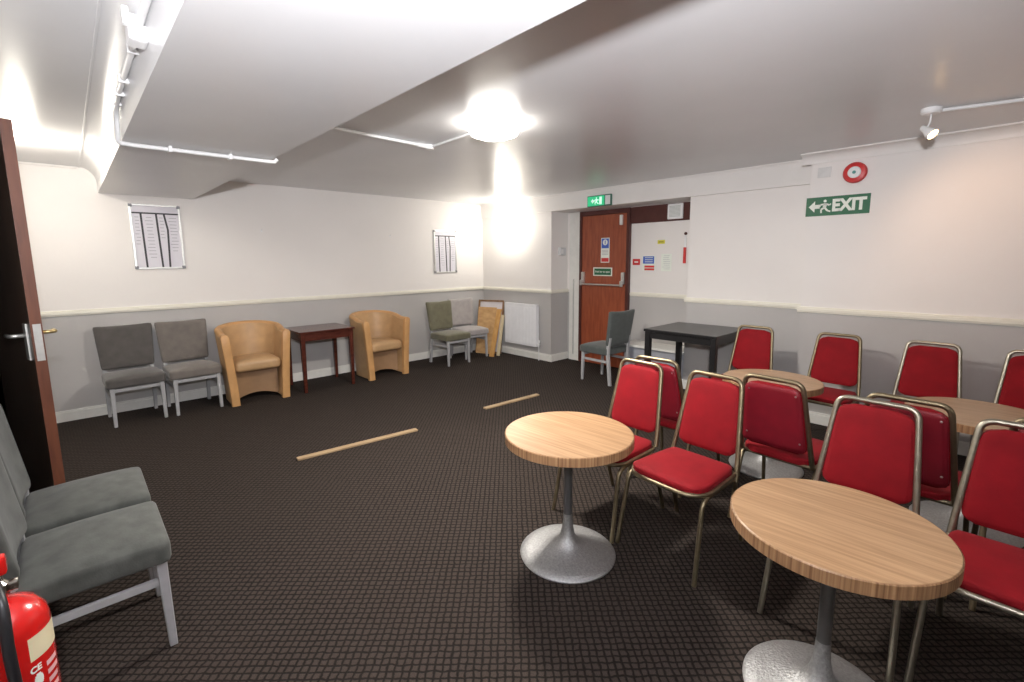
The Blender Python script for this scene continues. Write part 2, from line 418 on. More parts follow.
for side, rr in runs:
    b = new()
    for r in rr: rail(b, *r)
    struct('trim_%d' % n, b, M_TRIM); n += 1
    b = new()
    for r in rr: skirt(b, *r)
    struct('baseboard_'+side, b, M_SKIRT)

# built-in low boxing in the recess
t = thing('pipe_boxing', 'low white-topped grey boxing built across the recess beside the red-brown door', 'boxing', (5.67, 3.1, 0))
b = new(); box(b, -.16, .178, -.383, .50, 0, .43); obj('panel', b, plain('grey_boxing_paint', (.40, .41, .45), .5), t)
b = new(); box(b, -.21, .178, -.383, .53, .43, .462, .004); obj('top_board', b, M_SKIRT, t)
b = new(); box(b, -.178, -.161, -.385, .50, 0, .10, .003); obj('skirting_strip', b, M_SKIRT, t)

# ------------------------------------------------------------------ the far exit door
DX = XR
t = thing('door_1', 'red-brown exit door with push bar and safety signs in the far recess', 'door', (DX, 4.19, 0))
t['kind'] = 'structure'
def L(bm_fn, name, mat, parent, **k):
    b = new(); bm_fn(b); return obj(name, b, mat, parent, **k)
L(lambda b: box(b, -.045, -.002, -.395, .40, .01, 2.255, .003), 'door_leaf', M_DOOR, t)
def dframe(b):
    box(b, -.06, -.001, .40, .445, 0, 2.325, .003); box(b, -.06, -.001, -.44, -.395, 0, 2.325, .003)
    box(b, -.06, -.001, -.395, .40, 2.258, 2.325, .003)
L(dframe, 'door_frame', M_FRAME, t)
L(lambda b: box(b, -.035, -.001, .447, .66, 0, 2.33, .005), 'architrave', M_SKIRT, t)
L(lambda b: box(b, -.05, -.03, .56, .575, .1, 1.30, .002), 'pipe_strip', M_ALU, t)
pb = L(lambda b: (tube(b, [(-.115, .36, 1.235), (-.115, -.36, 1.235)], .013)), 'push_bar', M_ALU, t, smooth=True, ang=40)
for s in (-.36, .36):
    L(lambda b: (box(b, -.09, -.045, s-.025, s+.025, 1.25, 1.42, .01), box(b, -.13, -.09, s-.018, s+.018, 1.215, 1.30, .008)), 'bar_housing', M_ALU, pb)
M_ = on_right(-.046, 0, 0)
# mandatory sign : white strip, blue disc and block, red block, unreadable rows
def signs():
    sg = L(lambda b: plate(b, on_right(-.046, 0, 1.74), .15, .36, .003), 'fire_door_sign', M_SGNW, t)
    L(lambda b: plate(b, on_right(-.049, 0, 1.84), .13, .14, .001), 'blue_panel', M_SBLUE, sg)
    b = new(); lathe(b, [(0, .0), (.042, 0), (.042, .001), (0, .001)], 24, M=on_right(-.050, 0, 1.855)); obj('white_ring', b, M_SGNW, sg)
    b = new(); plate(b, on_right(-.0505, 0, 1.855), .014, .055, .001); obj('exclamation_mark', b, M_SBLUE, sg)
    b = new()
    for k in range(4): plate(b, on_right(-.049, 0, 1.74-k*.02), .11, .006, .001)
    obj('text_rows', b, M_INK, sg)
    L(lambda b: plate(b, on_right(-.049, 0, 1.60), .13, .055, .001), 'red_panel', M_SGRED, sg)
    g = L(lambda b: plate(b, on_right(-.046, .01, 1.425), .34, .125, .003), 'green_sign', M_SGNW, t)
    L(lambda b: plate(b, on_right(-.049, .01, 1.425), .30, .095, .001), 'green_panel', M_GRN, g)
    text('lettering', 'Push bar to open', .038, M_SGNW, g, on_right(-.051, .01, 1.425), .0005, .0006)
signs()
# sign is slightly hinge side of the middle
for ch in t.children:
    if ch.name.startswith('fire_door_sign'): ch.location.y = -.03
L(lambda b: box(b, -.085, -.045, -.33, -.29, 2.09, 2.23, .008), 'door_closer', M_SKIRT, t)
# transom over the notices
t = thing('transom_panel', 'dark red transom board over the white notice panel in the recess', 'transom', (DX, 3.26, 2.1))
L(lambda b: box(b, -.03, -.001, -.545, .49, .0, .225, .003), 'board', M_FRAME, t)
t2 = thing('wall_speaker', 'small square white-framed grille at right end of the dark transom', 'speaker', (DX-.031, 3.075, 2.22))
L(lambda b: box(b, -.03, 0, -.105, .105, -.10, .095, .01), 'frame', M_WHITE, t2)
L(lambda b: [box(b, -.036, -.03, -.075, .075, -.07+k*.016, -.062+k*.016) for k in range(9)], 'grille', M_GRILL, t2)

# notices on the white panel
def notice(name, label, y, z, w, h, mat, cat='notice', group=None, x=DX):
    t = thing(name, label, cat, (x, y, z), 0, group); b = new(); plate(b, on_right(-.001, 0, 0), w, h, .004); obj('sheet', b, mat, t); return t
t = notice('safety_sign', 'small square red sign on the white panel beside the exit door', 3.657, 1.568, .115, .085, M_SGRED, 'sign')
b = new(); plate(b, on_right(-.006, 0, .0), .06, .02, .001); obj('white_mark', b, M_SGNW, t)
t = notice('fire_action_notice', 'blue, white and red notice in the middle of the white panel', 3.46, 1.55, .20, .205, M_SGNW)
b = new(); plate(b, on_right(-.006, .005, .045), .17, .10, .001); obj('blue_panel', b, M_SBLUE, t)
b = new()
for k in range(3): plate(b, on_right(-.0075, 0, .02+k*.028), .12, .008, .001)
obj('text_rows', b, M_SGNW, t)
b = new(); plate(b, on_right(-.006, -.01, -.045), .15, .028, .001); plate(b, on_right(-.006, -.01, -.083), .15, .028, .001); obj('red_bars', b, M_SGRED, t)
t = notice('yellow_label', 'little yellow label high on the white panel', 3.285, 1.835, .105, .05, M_SYEL, 'label')
b = new(); plate(b, on_right(-.006, 0, .0), .07, .016, .001); obj('text_rows', b, plain('olive_ink', (.35, .32, .05), .6), t)
t = notice('paper_notice', 'faint white paper notice right of the blue and red one', 3.20, 1.56, .15, .23, M_SGNW)
b = new()
for k in range(8): plate(b, on_right(-.006, random.uniform(-.01, .01), .09-k*.025), random.uniform(.08, .12), .006, .001)
obj('text_rows', b, plain('pale_ink', (.55, .55, .56), .6), t)
# key box / red strip on the recess edge
t = thing('bell_cord', 'narrow red and white strip with dark top knob at right edge of the white panel', 'strip', (DX, 2.955, 1.55))
L(lambda b: box(b, -.03, -.001, -.03, .0, -.0, .205, .003), 'red_strip', M_SGRED, t)
L(lambda b: box(b, -.02, -.001, -.028, -.002, .205, .36, .003), 'white_strip', M_WHITE, t)
b = new(); lathe(b, [(0, 0), (.018, 0), (.02, .012), (.012, .03), (0, .03)], 16, M=on_right(-.001, -.015, .38)); obj('knob', b, M_FRAME, t, smooth=True, ang=40)

# running-man box on the lintel
t = thing('exit_light', 'green illuminated running-man exit box on lintel above the red-brown door', 'exit sign', (XB1-.026, 3.98, 2.405))
L(lambda b: box(b, -.035, 0, -.19, .205, -.075, .075, .006), 'housing', plain('dark_green_case', (.05, .16, .11), .4), t)
L(lambda b: box(b, -.038, -.035, -.085, .195, -.063, .063), 'green_panel', M_SGLOW, t)
L(lambda b: box(b, -.038, -.035, -.18, -.10, -.06, .06), 'white_panel', M_WHITE, t)
def runman(b, s=1.0, z=0.002, ox=0, oy=0):
    M0 = Matrix.Translation((ox, oy, 0))
    def limb(x0, y0, x1, y1, w=.012):
        d = Vector((x1-x0, y1-y0, 0)); n_ = Vector((-d.y, d.x, 0)).normalized()*w/2*s
        q = [Vector((x0, y0, 0))*s+n_, Vector((x1, y1, 0))*s+n_, Vector((x1, y1, 0))*s-n_, Vector((x0, y0, 0))*s-n_]
        prism(b, [(p.x+ox, p.y+oy) for p in q], z, z+.001)
    limb(.0, .022, -.006, -.012, .022); limb(-.004, .016, -.032, .012); limb(-.032, .012, -.036, -.004, .009)
    limb(.002, .018, .026, .006); limb(.026, .006, .034, .016, .009)
    limb(-.006, -.01, -.026, -.022, .013); limb(-.026, -.022, -.024, -.048, .011)
    limb(-.002, -.012, .014, -.032, .013); limb(.014, -.032, .034, -.040, .011)
    lathe(b, [(0, z), (.010*s, z), (.010*s, z+.001), (0, z+.001)], 16, (0+ox-.004*s, .038*s+oy, 0))
b = new(); T = new()
runman(b, 1.0, .001, .02, 0)                       # running man
prism(b, [(-.075, 0), (-.045, .035), (-.045, .014), (-.02, .014), (-.02, -.014), (-.045, -.014), (-.045, -.035)], .001, .002)  # arrow
plate(b, Matrix.Identity(4), .04, .10, .001, .085, 0, .001)                                                          # doorway
bmesh.ops.transform(b, matrix=on_right(-.038, .06, 0), verts=b.verts)
obj('pictogram', b, M_SGLW, t)

# ------------------------------------------------------------------ nearer right wall: EXIT sign, sounder, small plate
t = thing('exit_sign', 'green EXIT sign with left arrow and running man on the right wall', 'exit sign', (XB3, 1.17, 2.085))
A = on_right(-.001, 0, 0)
b = new(); plate(b, A, .495, .172, .004); obj('board', b, M_GRN, t)
b = new()
prism(b, [(-.225, 0), (-.175, .052), (-.175, .018), (-.135, .018), (-.135, -.018), (-.175, -.018), (-.175, -.052)], .005, .006, M=None)
bmesh.ops.transform(b, matrix=A, verts=b.verts); obj('arrow', b, M_SGNW, t)
b = new(); runman(b, 1.25, .005, -.09, -.0); bmesh.ops.transform(b, matrix=A, verts=b.verts); obj('running_man', b, M_SGNW, t)
text('lettering', 'EXIT', .145, M_SGNW, t, on_right(-.006, -.09, -.002) @ Matrix.Diagonal((.86, 1, 1, 1)), .0005, .007)
t = thing('fire_alarm_sounder', 'round red alarm sounder with white centre above the EXIT sign', 'alarm', (XB3, 1.05, 2.357))
A = on_right(-.001, 0, 0)
b = new(); lathe(b, [(0, 0), (.088, 0), (.09, .01), (.09, .03), (.08, .045), (.052, .052), (.048, .050), (0, .050)], 40, M=A); obj('red_body', b, M_SGRED, t, smooth=True, ang=35)
b = new(); lathe(b, [(0, .045), (.05, .045), (.05, .053), (.044, .058), (0, .058)], 32, M=A); obj('white_centre', b, M_WHITE, t, smooth=True, ang=35)
b = new(); lathe(b, [(0, .055), (.014, .055), (.014, .061), (0, .061)], 20, M=A); obj('green_dot', b, plain('teal_dot', (.08, .30, .27), .4), t)
t = thing('blank_wall_plate', 'faint square white plate left of the red alarm sounder', 'wall plate', (XB3, 1.29, 2.393))
b = new(); plate(b, on_right(-.001, 0, 0), .105, .092, .008, bev=.003); obj('plate', b, plain('off_white_plate', (.68, .67, .66), .5), t)
# control box on the recess reveal
t = thing('thermostat', 'small white box on the recess wall left of the exit door', 'thermostat', (5.68, YJ, 1.735))
b = new(); box(b, -.07, .07, -.045, 0, -.06, .06, .008); obj('case', b, plain('pale_grey_plastic', (.62, .62, .63), .4), t)
b = new(); box(b, -.055, .0, -.05, -.045, -.035, .035, .002); obj('face', b, M_WHITE, t)

# ------------------------------------------------------------------ framed lists on the back wall
def list_board(loc, label):
    t = thing('list_board', label, 'notice board', loc, 0, None)
    A = on_back(0, -.001, 0)
    W2, H2 = .225, .345
    def fr(b):
        for s in (-1, 1):
            plate(b, A, .022, 2*H2, .02, s*(W2-.008), 0, .0, .003)
            plate(b, A, 2*W2, .018, .02, 0, s*(H2-.005), .0, .003)
    L(fr, 'metal_frame', M_ALU, t)
    for s in (-1, 1):
        for q in (-1, 1):
            L(lambda b: plate(b, A, .034, .034, .024, s*(W2-.012), q*(H2-.012), 0, .006), 'corner_cap', plain('grey_corner_cap', (.22, .22, .24), .4), t)
    def tape(b):
        plate(b, A, 2*W2-.03, .016, .003, 0, H2-.09, .010)
        for pts in ([(-.13, .25), (-.12, -.335)], [(.005, .25), (.02, -.335)], [(.075, .25), (.098, .08), (.085, -.335)]):
            for (x0, y0), (x1, y1) in zip(pts, pts[1:]):
                w = .009; prism(b, [(x0-w, y0), (x0+w, y0), (x1+w, y1), (x1-w, y1)], .010, .013, M=A)
    L(tape, 'black_strips', M_BLK, t)
    def rows(b):
        for cx, n_ in ((-.17, 9), (-.06, 13), (.05, 7), (.15, 11)):
            for k in range(n_):
                plate(b, A, random.uniform(.045, .075) if abs(cx) > .05 and cx != -.17 else .035, .006, .001, cx+random.uniform(-.006, .006), .21-k*.036, .010)
    b = new(); plate(b, A, 2*W2-.01, 2*H2-.01, .010); n0 = len(b.faces); rows(b); b.faces.ensure_lookup_table()
    for f in b.faces[n0:]: f.material_index = 1
    obj('paper', b, M_PAPER, t, mats=[M_INK])
    return t
lb = list_board((.765, YB, 1.895), 'framed list with black strips on the back wall, under the beam end')
dup(lb, (4.63, YB, 1.755), 0, 'framed list with black strips on back wall, above the olive chair near the corner')
def hook(x, z, label):
    t = thing('wall_hook', label, 'hook', (x, YB, z))
    b = new(); plate(b, on_back(0, -.001, 0), .02, .03, .004); obj('plate', b, M_WHITE, t)
    b = new(); tube(b, fillet([(0, -.004, .008), (0, -.022, .006), (0, -.024, .022)], .006), .003, 6); obj('peg', b, M_ALU, t, smooth=True)
    return t
hook(1.83, 2.0, 'tiny white hook on the back wall, above the left tub chair')
hook(3.62, 1.985, 'tiny white hook on the back wall, above right tub chair')

# ------------------------------------------------------------------ radiator
t = thing('radiator', 'white panel radiator on the wall near the far corner', 'radiator', (XB1, 5.51, 0))
def radi(b):
    box(b, -.10, -.085, -.36, .36, .215, .885, .006)
    for k in range(21): box(b, -.105, -.099, -.345+k*.0335, -.325+k*.0335, .25, .85, .0025)
L(radi, 'front_panel', M_RADI, t)
L(lambda b: box(b, -.085, -.04, -.355, .355, .235, .87, .004), 'back_panel', M_RADI, t)
for q in (-.365, .365): L(lambda b: box(b, -.10, -.038, q-.005, q+.005, .22, .88, .002), 'end_cover', M_RADI, t)
L(lambda b: box(b, -.10, -.038, -.365, .365, .885, .898, .003), 'top_grille', M_RADI, t)
for q in (-.26, .26): L(lambda b: box(b, -.04, -.001, q-.02, q+.02, .3, .8), 'bracket', M_RADI, t)
def valve(b):
    tube(b, [(-.07, -.40, .04), (-.07, -.40, .27)], .008); tube(b, [(-.07, -.37, .26), (-.07, -.42, .26)], .012)
    lathe(b, [(0, 0), (.02, 0), (.022, .03), (.016, .05), (0, .05)], 16, (-.07, -.40, .28))
L(valve, 'valve', M_WHITE, t, smooth=True, ang=40)
L(lambda b: tube(b, [(-.07, -.40, .05), (-.07, -.40, .002)], .008), 'pipe', M_WHITE, t)

# ------------------------------------------------------------------ lamps and conduit
t = thing('ceiling_light', 'round glowing bulkhead lamp on the ceiling right of the beam', 'ceiling light', (2.30, 2.62, H))
b = new(); lathe(b, [(0, 0), (.168, 0), (.172, -.006), (.172, -.014), (.165, -.018), (0, -.018)], 48); obj('base_ring', b, M_WHITE, t, smooth=True, ang=35)
b = new(); lathe(b, [(.176, -.010), (.186, -.022), (.185, -.045), (.165, -.078), (.10, -.100), (0, -.105)], 48); obj('lamp_shade', b, M_GLOW, t, smooth=True)
def uplighter(loc, d, label):
    t = thing('wall_light', label, 'wall light', loc, d)
    # local +y points out of the wall
    b = new(); box(b, -.07, .07, 0, .015, -.08, .06, .005); obj('back_plate', b, M_WHITE, t)
    bm_ = new(); n_ = 24; rings = []
    for i, (r, z) in enumerate([(.13, .06), (.125, .03), (.105, -.02), (.06, -.06), (.015, -.075)]):
        rings.append([bm_.verts.new((r*math.cos(PI*k/n_), .012+r*.75*math.sin(PI*k/n_), z)) for k in range(n_+1)])
    for a, c in zip(rings, rings[1:]):
        for k in range(n_): bm_.faces.new((a[k], a[k+1], c[k+1], c[k]))
    bmesh.ops.recalc_face_normals(bm_, faces=bm_.faces)
    o = obj('lamp_shade', bm_, M_GLOWW, t, smooth=True)
    md = o.modifiers.new('solid', 'SOLIDIFY'); md.thickness = .004
    return t
uplighter((XB1, 5.75, 2.06), PI/2, 'glowing white half-bowl lamp high on the wall above the radiator')
uplighter((XL, 5.30, 2.38), -PI/2, 'glowing half-bowl lamp on the left wall, just beyond the open door')

# spot with its conduit on the right part of the ceiling
t = thing('spotlight', 'small warm lit spotlight hanging from its white rose near the right wall', 'spotlight', (4.22, .47, H))
b = new(); lathe(b, [(0, 0), (.055, 0), (.055, -.025), (.045, -.035), (0, -.035)], 28); obj('ceiling_rose', b, M_WHITE, t, smooth=True, ang=35)
b = new(); tube(b, fillet([(0, 0, -.03), (-.0, .0, -.09), (-.02, .01, -.12)], .02), .006, 8); obj('stem', b, M_WHITE, t, smooth=True)
Q = Matrix.Translation((-.03, .005, -.145)) @ Vector((-.30, -.62, -.60)).to_track_quat('Z', 'Y').to_matrix().to_4x4()
b = new(); lathe(b, [(0, -.045), (.016, -.045), (.022, -.01), (.034, .02), (.036, .045), (.033, .045), (.02, .01)], 24, M=Q); obj('lamp_head', b, M_WHITE, t, smooth=True, ang=50)
b = new(); lathe(b, [(0, .052), (.02, .048), (.032, .036), (.03, .02), (0, .02)], 24, M=Q); obj('bulb', b, M_SPOT, t, smooth=True)
b = new(); tube(b, [(4.25, .45, H-.014), (4.36, .05, H-.014), (4.62, -.85, H-.014), (4.9, -1.8, H-.014)], .012, 10)
tag(obj('conduit_pipe', b, M_WHITE, smooth=True, ang=50), 'straight white conduit on the ceiling leading to the small spotlight', 'conduit')

# conduit to the round lamp, emerging from behind the beam
t = thing('conduit_pipe', 'white conduit on the ceiling between the beam and the round lamp', 'conduit', (2.32, 3.465, H))
b = new(); tube(b, [(-1.22, -.045, -.014), (-.03, -.005, -.014)], .013, 10); obj('pipe', b, M_WHITE, t, smooth=True, ang=50)
b = new(); tube(b, [(.01, -.03, -.014), (-.01, -.68, -.014)], .010, 10); obj('pipe', b, M_WHITE, t, smooth=True, ang=50)
b = new(); lathe(b, [(0, 0), (.035, 0), (.035, -.03), (.028, -.036), (0, -.036)], 20); tube(b, [(-.12, -.004, -.014), (0, 0, -.014)], .019, 10); obj('junction_box', b, M_WHITE, t, smooth=True, ang=40)

# conduit down the beam's side and across its underside
t = thing('conduit_pipe', 'white conduit running along the beam side and across its underside', 'conduit', (BX0, 3.6, BZ))
path = [(-.028, -3.5, .155), (-.027, -1.2, .150), (-.026, -.30, .15), (-.022, -.06, .13), (-.018, .03, .02), (-.02, .06, -.018), (.06, .075, -.018)]
b = new(); tube(b, fillet(path, .12, 8) + [Vector((.80, .06, -.018)), Vector((.835, .055, -.016)), Vector((.85, .05, 0.004))], .013, 12); obj('pipe', b, M_WHITE, t, smooth=True, ang=60)
for y in (-1.78, -1.05, -.62, -.38, -.18):
    b = new(); box(b, -.044, -.005, y-.009, y+.009, .132, .168, .003); obj('clip', b, M_WHITE, t)
for x in (.23, .56):
    b = new(); box(b, x-.01, x+.01, .04, .10, -.036, .0, .004); obj('clip', b, M_WHITE, t)
b = new(); box(b, -.06, .0, -1.31, -1.21, .10, .19, .012); box(b, -.075, -.055, -1.33, -1.30, .14, .20, .004); obj('junction_box', b, M_WHITE, t)

# ------------------------------------------------------------------ left door
hx, hy = -.335, 4.125; ex, ey = -.140, 3.30
dang = math.atan2(ey-hy, ex-hx)
dl = math.hypot(ex-hx, ey-hy)
t = thing('door_2', 'dark brown door standing ajar at the left edge of the room', 'door', (hx, hy, 0), dang)
t['kind'] = 'structure'
# local x runs from the hinge to the leading edge; camera side is local -y
L(lambda b: box(b, 0, dl-.006, -.024, .020, .008, 2.29, .001), 'door_leaf', M_DOORD, t)
L(lambda b: box(b, dl-.006, dl, -.024, .020, .008, 2.29, .001), 'edge_lipping', M_DOORE, t)
L(lambda b: box(b, dl-.001, dl+.003, -.016, .014, 1.135, 1.32, .001), 'lock_faceplate', M_ALU, t)
lp = L(lambda b: box(b, dl-.10, dl-.045, -.034, -.024, 1.135, 1.32, .003), 'handle_plate', M_ALU, t)
L(lambda b: tube(b, fillet([(dl-.07, -.03, 1.262), (dl-.07, -.085, 1.262), (dl-.135, -.09, 1.262)], .02), .010, 10), 'lever', M_ALU, lp, smooth=True)
lp2 = L(lambda b: box(b, dl-.10, dl-.045, .020, .028, 1.135, 1.32, .003), 'handle_plate', M_BRASSH, t)
L(lambda b: tube(b, fillet([(dl-.07, .02, 1.27), (dl-.07, .08, 1.27), (dl-.135, .085, 1.27)], .02), .010, 10), 'lever', M_BRASSH, lp2, smooth=True)
b = new()
for y0, y1 in ((3.17, 3.24), (4.15, 4.22)): box(b, XL-.13, XL+.012, y0, y1, 0, 2.36, .003)
box(b, XL-.13, XL+.012, 3.17, 4.22, 2.30, 2.37, .003); struct('trim_20', b, M_SKIRT)

# ------------------------------------------------------------------ round pedestal tables
def make_table(label, loc, rz=0):
    t = thing('pedestal_table', label, 'table', loc, rz, 'round oak pedestal tables')
    b = new(); lathe(b, [(0, .655), (.335, .655), (.337, .657), (.337, .698), (.334, .701), (0, .701)], 96)
    # top disc only carries the flat face; the edge band is its own part
    b.free(); b = new(); lathe(b, [(0, .657), (.334, .657), (.334, .7005), (.332, .702), (0, .702)], 96)
    obj('table_top', b, M_OAK, t, smooth=True, ang=30)
    b = new(); lathe(b, [(.334, .655), (.338, .656), (.338, .698), (.335, .7008)], 96); obj('edge_band', b, M_EDGE, t, smooth=True, ang=40)
    b = new(); lathe(b, [(.030, .66), (.030, .62), (.023, .60), (.023, .24), (.025, .20)], 32); obj('column', b, M_POLE, t, smooth=True, ang=40)
    b = new(); lathe(b, [(.024, .235), (.026, .20), (.030, .155), (.040, .11), (.060, .078), (.095, .055), (.15, .040), (.21, .028), (.250, .018), (.259, .008), (.256, 0), (0, 0)], 72)
    obj('base', b, M_BASE, t, smooth=True, ang=60)
    b = new(); lathe(b, [(.10, .656), (.10, .65), (.03, .645), (.03, .656)], 32); obj('mounting_plate', b, M_POLE, t)
    return t
T1 = make_table('round oak pedestal table standing alone nearest the open carpet', (1.875, 1.552, 0), .06)
t_ = dup(T1, (1.871, .347, 0), .03, 'round oak pedestal table in the foreground, closest to the camera'); t_.scale = (.98, .98, 1)
dup(T1, (3.815, 1.187, 0), .10, 'round oak pedestal table at back, in front of the black table')
dup(T1, (3.82, .06, 0), 0, 'round oak pedestal table at the far right, beyond the foreground red chairs')
T1.scale = (1.015, 1.015, 1); T1.location = (1.87, 1.555, 0)

# ------------------------------------------------------------------ red banquet chairs
def make_banquet(tube_mat):
    t = thing('banquet_chair', '', 'chair')
    def backframe(b):
        p = [(-.198, .205, .440), (-.194, .222, .50), (-.163, .290, .83), (-.153, .310, .936), (.153, .310, .936), (.163, .290, .83), (.194, .222, .50), (.198, .205, .440)]
        tube(b, fillet(p, .082, 8), .0135, 10)
    L(backframe, 'back_frame', tube_mat, t, smooth=True, ang=60)
    def rim(b):
        p = [(-.202, .20, .436), (-.228, -.15, .436), (-.16, -.235, .436), (.16, -.235, .436), (.228, -.15, .436), (.202, .20, .436), (-.202, .20, .436)]
        tube(b, fillet(p, .05, 6), .0122, 10)
    L(rim, 'seat_rim', tube_mat, t, smooth=True, ang=60)
    for s in (-1, 1):
        L(lambda b: tube(b, fillet([(s*.212, .04, .420), (s*.222, -.19, .418), (s*.238, -.265, .0)], .06, 8), .0122, 10), 'leg', tube_mat, t, smooth=True, ang=60)
        L(lambda b: tube(b, fillet([(s*.212, -.05, .420), (s*.205, .17, .418), (s*.205, .300, .0)], .06, 8), .0122, 10), 'leg', tube_mat, t, smooth=True, ang=60)
    L(lambda b: tube(b, [(-.2, .03, .418), (.2, .03, .418)], .008, 8), 'stretcher', tube_mat, t, smooth=True, ang=60)
    def seatf(v):
        k = (v.y+.2)/.4                       # front..rear
        w = 1.0-.10*k
        dome = .020*(1-(v.x/.225)**2)*(1-(v.y/.21)**2) if v.z > 0 else 0
        # rounded plan corners
        x = v.x*w; y = v.y
        rr = .075; ax = abs(x)-(.218*w-rr); ay = abs(y)-(.215-rr)
        if ax > 0 and ay > 0:
            d = math.hypot(ax, ay)
            if d > rr: x -= math.copysign(ax*(1-rr/d), x); y -= math.copysign(ay*(1-rr/d), y)
        return (x, y, v.z+dome+.451)
    b = new(); rbox(b, .442, .43, .048, .02, 12, seatf); obj('seat', b, M_RED, t, smooth=True)
    def backf(front):
        def f(v):
            k = (v.z+.195)/.39
            w = 1.0-.17*k
            x = v.x*w; z = v.z
            rr = .05; ax = abs(x)-(.181*w-rr); az = abs(z)-(.195-rr)
            if ax > 0 and az > 0:
                d = math.hypot(ax, az)
                if d > rr: x -= math.copysign(ax*(1-rr/d), x); z -= math.copysign(az*(1-rr/d), z)
            puff = -.010*(1-(v.x/.19)**2)*(1-(v.z/.195)**2) if v.y < 0 and front else 0
            yy = .232+(z+.195)*.195 + v.y+puff
            return (x, yy, z+.709)
        return f
    b = new(); rbox(b, .362, .026, .405, .012, 10, backf(True), M=Matrix.Translation((0, -.002, 0))); obj('backrest', b, M_RED, t, smooth=True)
    bp = new(); rbox(bp, .350, .012, .378, .005, 8, backf(False), M=Matrix.Translation((0, .016, 0)))
    bk = obj('back_panel', bp, M_REDBK, t, smooth=True)
    for x, z in ((-.125, .86), (.125, .86), (-.145, .58), (.145, .58)):
        y = .232+(z-.718+.195)*.195+.022
        b = new(); lathe(b, [(0, 0), (.0065, 0), (.005, .003), (0, .004)], 12, M=Matrix.Translation((x, y, z)) @ Matrix.Rotation(-PI/2, 4, 'X')); obj('screw', b, M_SCREW, bk)
    return t
BC = make_banquet(M_BRASS); SC = make_banquet(M_SILV)
D = math.radians
GA, GB, GC = 'red banquet chairs facing left into the room', 'red banquet chairs seen from behind', 'red banquet chairs against the right-hand wall'
chairs = [
 (BC, 2.40, 1.655, -94, 'red banquet chair facing left, tucked behind the lone round table', GA),
 (BC, 2.395, 1.160, -94.3, 'red banquet chair with its whole seat in view, between two near round tables', GA),
 (SC, 2.415, .400, -93, 'red banquet chair behind the foreground table, seat hidden beneath its top', GA),
 (SC, 2.43, -.115, -91, 'red banquet chair cut by right edge, facing left beside foreground table', GA),
 (BC, 3.18, 1.62, 90, 'red banquet chair seen from behind, back to back with the lone table\'s chair', GB),
 (BC, 3.16, .855, 86, 'red banquet chair seen from behind with four screws, facing back round table', GB),
 (BC, 3.19, .282, 89, 'red banquet chair seen from behind, partly hidden by chair behind foreground table', GB),
 (BC, 3.18, -.222, 90, 'red banquet chair seen from behind at right edge, only its frame top showing', GB),
 (BC, 4.60, 1.70, -90, 'red banquet chair against the wall next to the black table', GC),
 (BC, 4.60, 1.012, -92, 'red banquet chair against wall, under EXIT sign and right of the back round table', GC),
 (SC, 4.60, .385, -91, 'red banquet chair against wall behind the far right round table', GC),
 (SC, 4.60, -.185, -91, 'red banquet chair against wall, cut off by the right edge of view', GC)]
first = {id(BC): True, id(SC): True}
for proto, x, y, a, lab, g in chairs:
    if first[id(proto)]:
        first[id(proto)] = False; proto.location = (x, y, 0); proto.rotation_euler = (0, 0, D(a)); proto['label'] = lab; proto['group'] = g
    else: dup(proto, (x, y, 0), D(a), lab, g)

# ------------------------------------------------------------------ grey upholstered side chairs
def make_side(fab, label, loc, rz, group='grey upholstered side chairs', w=.44, wb=.47):
    t = thing('side_chair', label, 'chair', loc, rz, group)
    for s in (-1, 1):
        L(lambda b: prism_leg(b, s*.200, -.195, .018, .40, s*.205, -.205), 'leg', M_LEG, t)
        L(lambda b: rear_leg(b, s), 'leg', M_LEG, t)
        L(lambda b: box(b, s*.200-.011, s*.200+.011, -.185, .20, .285, .315, .003), 'side_stretcher', M_LEG, t)
    L(lambda b: box(b, -.19, .19, -.207, -.185, .345, .378, .003), 'front_rail', M_LEG, t)
    def sf(v):
        k = (v.y+.22)/.44
        dome = .030*(1-(v.x/.255)**2)*(1-(v.y/.235)**2) if v.z > 0 else 0
        return (v.x*(1-.05*k), v.y-.005, v.z+dome+.434)
    b = new(); rbox(b, .488, .455, .100, .026, 10, sf); obj('seat', b, fab, t, smooth=True)
    def bf(v):
        k = (v.z+.2275)/.455
        cur = -.022*(1-(v.x/.24)**2)*-1
        return (v.x*(.90+.10*k), v.y+cur+.215+k*.065+.0, v.z+.738-.012*(1-(v.x/.24)**2)*(1 if v.z > 0 else 0))
    b = new(); rbox(b, .495, .055, .455, .022, 10, bf); obj('backrest', b, fab, t, smooth=True)
    return t
def prism_leg(b, x, y, h, z1, xb, yb):
    t = bmesh.new(); a = [t.verts.new((x+i*.019, y+j*.019, z1)) for i, j in ((-1, -1), (1, -1), (1, 1), (-1, 1))]
    c = [t.verts.new((xb+i*.014, yb+j*.014, 0)) for i, j in ((-1, -1), (1, -1), (1, 1), (-1, 1))]
    t.faces.new(a); t.faces.new(c[::-1])
    for k in range(4): t.faces.new((c[k], c[(k+1) % 4], a[(k+1) % 4], a[k]))
    bmesh.ops.recalc_face_normals(t, faces=t.faces)
    bmesh.ops.bevel(t, geom=list(t.edges), offset=.003, segments=1, affect='EDGES'); merge(b, t)
